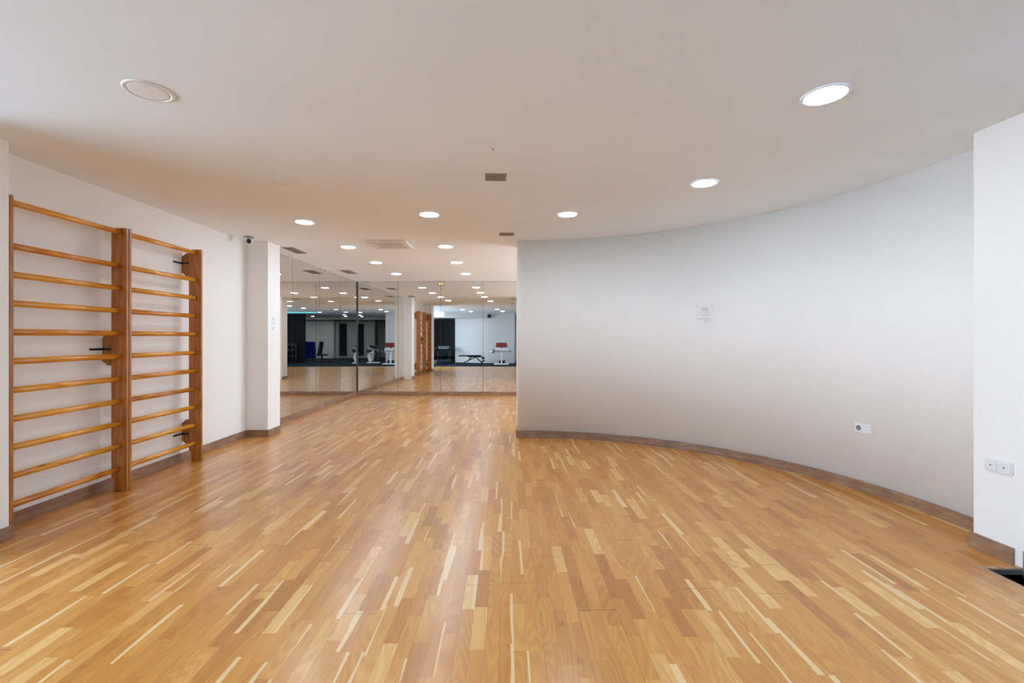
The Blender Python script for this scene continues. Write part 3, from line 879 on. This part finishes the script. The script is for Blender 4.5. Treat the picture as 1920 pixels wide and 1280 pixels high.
# upright bench
ub = thing('upright_bench', 'black bench with its backrest standing upright, alone in the gym', 'weight bench', (2.95, -4.3, 0), -0.15)
m = MB(); m.prism_axis([(0.10, 0.32), (0.20, 0.34), (0.06, 1.14), (-0.04, 1.12)], -0.17, 0.17, 1); m.build('backrest', M['black_pad'], ub, bevel=0.02)
m = MB(); m.box(-0.30, 0.08, -0.16, 0.16, 0.36, 0.43); m.build('seat', M['black_pad'], ub, bevel=0.02)
m = MB(); m.box(-0.04, 0.04, -0.04, 0.04, 0.06, 0.37); m.build('post', M['black_metal'], ub)
m = MB(); m.box(-0.45, 0.45, -0.035, 0.035, 0.002, 0.06); m.box(-0.45, -0.38, -0.25, 0.25, 0.002, 0.06); m.box(0.38, 0.45, -0.25, 0.25, 0.002, 0.06); m.build('base', M['black_metal'], ub)

# leg machine, white tubes and black pads
lm = thing('leg_machine', 'white tubular gym machine with black pads beside the barbell stand', 'gym machine', (0.38, -2.45, 0), 0.0)
m = MB()
m.path([(-0.33, -0.2, 0.04), (0.22, -0.2, 0.04), (0.22, 0.2, 0.04), (-0.33, 0.2, 0.04), (-0.33, -0.2, 0.04)], 0.03)
m.path([(0.0, -0.2, 0.04), (0.0, 0.0, 0.72), (0.2, 0.0, 0.80)], 0.032)
m.build('frame', M['white_metal'], lm)
for (cx_, cy_, cz_, rx, rz_, mt) in ((0.06, 0.12, 0.36, 0.13, 0.24, 'white_metal'), (-0.14, -0.14, 0.62, 0.10, 0.13, 'chrome')):
    m = MB(); m.path([(cx_ + rx * math.cos(t), cy_, cz_ + rz_ * math.sin(t)) for t in [2 * PI * i / 20 for i in range(21)]], 0.021)
    m.build('lever_ring', M[mt], lm)
m = MB(); m.prism_axis([(-0.30, 0.80), (-0.22, 0.92), (0.10, 0.97), (0.12, 0.87), (-0.24, 0.74)], -0.15, 0.15, 1); m.build('backrest_pad', M['black_pad'], lm, bevel=0.02)
m = MB(); m.box(-0.30, -0.22, -0.16, 0.16, 0.10, 0.60); m.build('leg_pad', M['black_pad'], lm, bevel=0.02)
m = MB(); m.box(0.02, 0.17, -0.10, 0.10, 0.07, 0.56); m.build('weight_stack', M['white_metal'], lm, bevel=0.008)
for s_ in (-0.20, 0.20):
    m = MB(); m.tube((0.14, s_, 0.68), (0.14, s_ * 1.4, 0.68), 0.10, seg=24); m.build('weight_disc', M['black_metal'], lm)
m = MB(); m.tube((0.14, -0.34, 0.68), (0.14, 0.34, 0.68), 0.016, seg=10); m.build('axle', M['chrome'], lm)

# blue mats hung on a stand
bl = thing('exercise_mat', 'big royal blue exercise mat leaning by the dark partition', 'mat', (4.5, -6.2, 0))
m = MB(); m.prism_axis([(-0.50, 0.12), (0.42, 0.12), (0.28, 1.12), (-0.42, 1.12)], -0.06, 0.06, 1); m.build('mat', M['blue_mat'], bl, bevel=0.02)
m = MB(); m.box(-0.40, 0.55, -0.2, 0.2, 0.002, 0.04)
m.tube((-0.34, 0, 0.04), (-0.34, 0, 0.3), 0.02); m.tube((0.40, 0, 0.04), (0.38, 0, 0.3), 0.02); m.build('stand', M['black_metal'], bl)

# dumbbell rack before the dark partition
rk = thing('dumbbell_rack', 'dark dumbbell rack before the dark partition', 'rack', (4.75, -3.75, 0))
m = MB()
for s_ in (-0.62, 0.62):
    m.box(s_ - 0.03, s_ + 0.03, -0.2, 0.2, 0.002, 0.05); m.box(s_ - 0.03, s_ + 0.03, -0.03, 0.03, 0.05, 1.0)
m.build('frame', M['black_metal'], rk)
for z in (0.30, 0.62, 0.92):
    m = MB(); m.box(-0.62, 0.62, -0.16, 0.16, z, z + 0.03); m.build('shelf', M['black_metal'], rk)
k = 0
proto = None
lbl = {0.33: 'bottom shelf', 0.65: 'middle shelf', 0.95: 'top shelf'}
for z in (0.33, 0.65, 0.95):
    for i in range(5):
        place = ('nearest the blue mat', 'second from the blue mat', 'in the middle', 'second from the far end', 'at the far end')[i]
        loc = (4.29 + i * 0.23, -3.75, z + 0.055)
        lab = 'dark dumbbell on the %s of the rack, %s' % (lbl[z], place)
        if proto is None:
            proto = thing('dumbbell', lab, 'dumbbell', loc, 0, 'dumbbells on the bottom shelf')
            m = MB(); m.tube((0, -0.05, 0), (0, 0.05, 0), 0.014, seg=10); m.build('handle', M['chrome'], proto)
            for s_ in (-1, 1):
                m = MB(); m.tube((0, s_ * 0.05, 0), (0, s_ * 0.13, 0), 0.054, seg=12); m.build('weight', M['black_metal'], proto)
        else:
            copy_tree(proto, loc, lab, group='dumbbells on the ' + lbl[z])

# speaker on the gym wall
sp = thing('loudspeaker', 'round black loudspeaker high on the white gym wall', 'loudspeaker', (-1.50, -2.90, 2.50))
m = MB(); m.lathe([(0.0, 0.10), (0.085, 0.09), (0.105, 0.04), (0.10, -0.05), (0.0, -0.08)], (0, 0, 0), 28, 1); m.build('cabinet', M['black'], sp)
m = MB(); m.box(-0.02, 0.02, -0.13, -0.05, -0.02, 0.02); m.build('bracket', M['black_metal'], sp)

# treadmill left of the bench
tm = thing('treadmill', 'dark blue treadmill in the gym left of the flat bench', 'treadmill', (-4.15, -2.45, 0), 0.3)
m = MB(); m.box(-0.38, 0.38, -0.80, 0.80, 0.002, 0.20); m.build('deck', M['navy'], tm, bevel=0.03)
m = MB(); m.box(-0.26, 0.26, -0.70, 0.78, 0.20, 0.212); m.build('belt', M['rubber'], tm)
for s_ in (-0.34, 0.34):
    m = MB(); m.path([(s_, -0.6, 0.18), (s_, -0.72, 0.75), (s_, -0.35, 0.78)], 0.03); m.build('handrail', M['black_metal'], tm)
m = MB(); m.prism_axis([(-0.80, 0.70), (-0.60, 0.74), (-0.66, 0.92), (-0.84, 0.86)], -0.34, 0.34, 0); m.build('console', M['black'], tm, bevel=0.02)
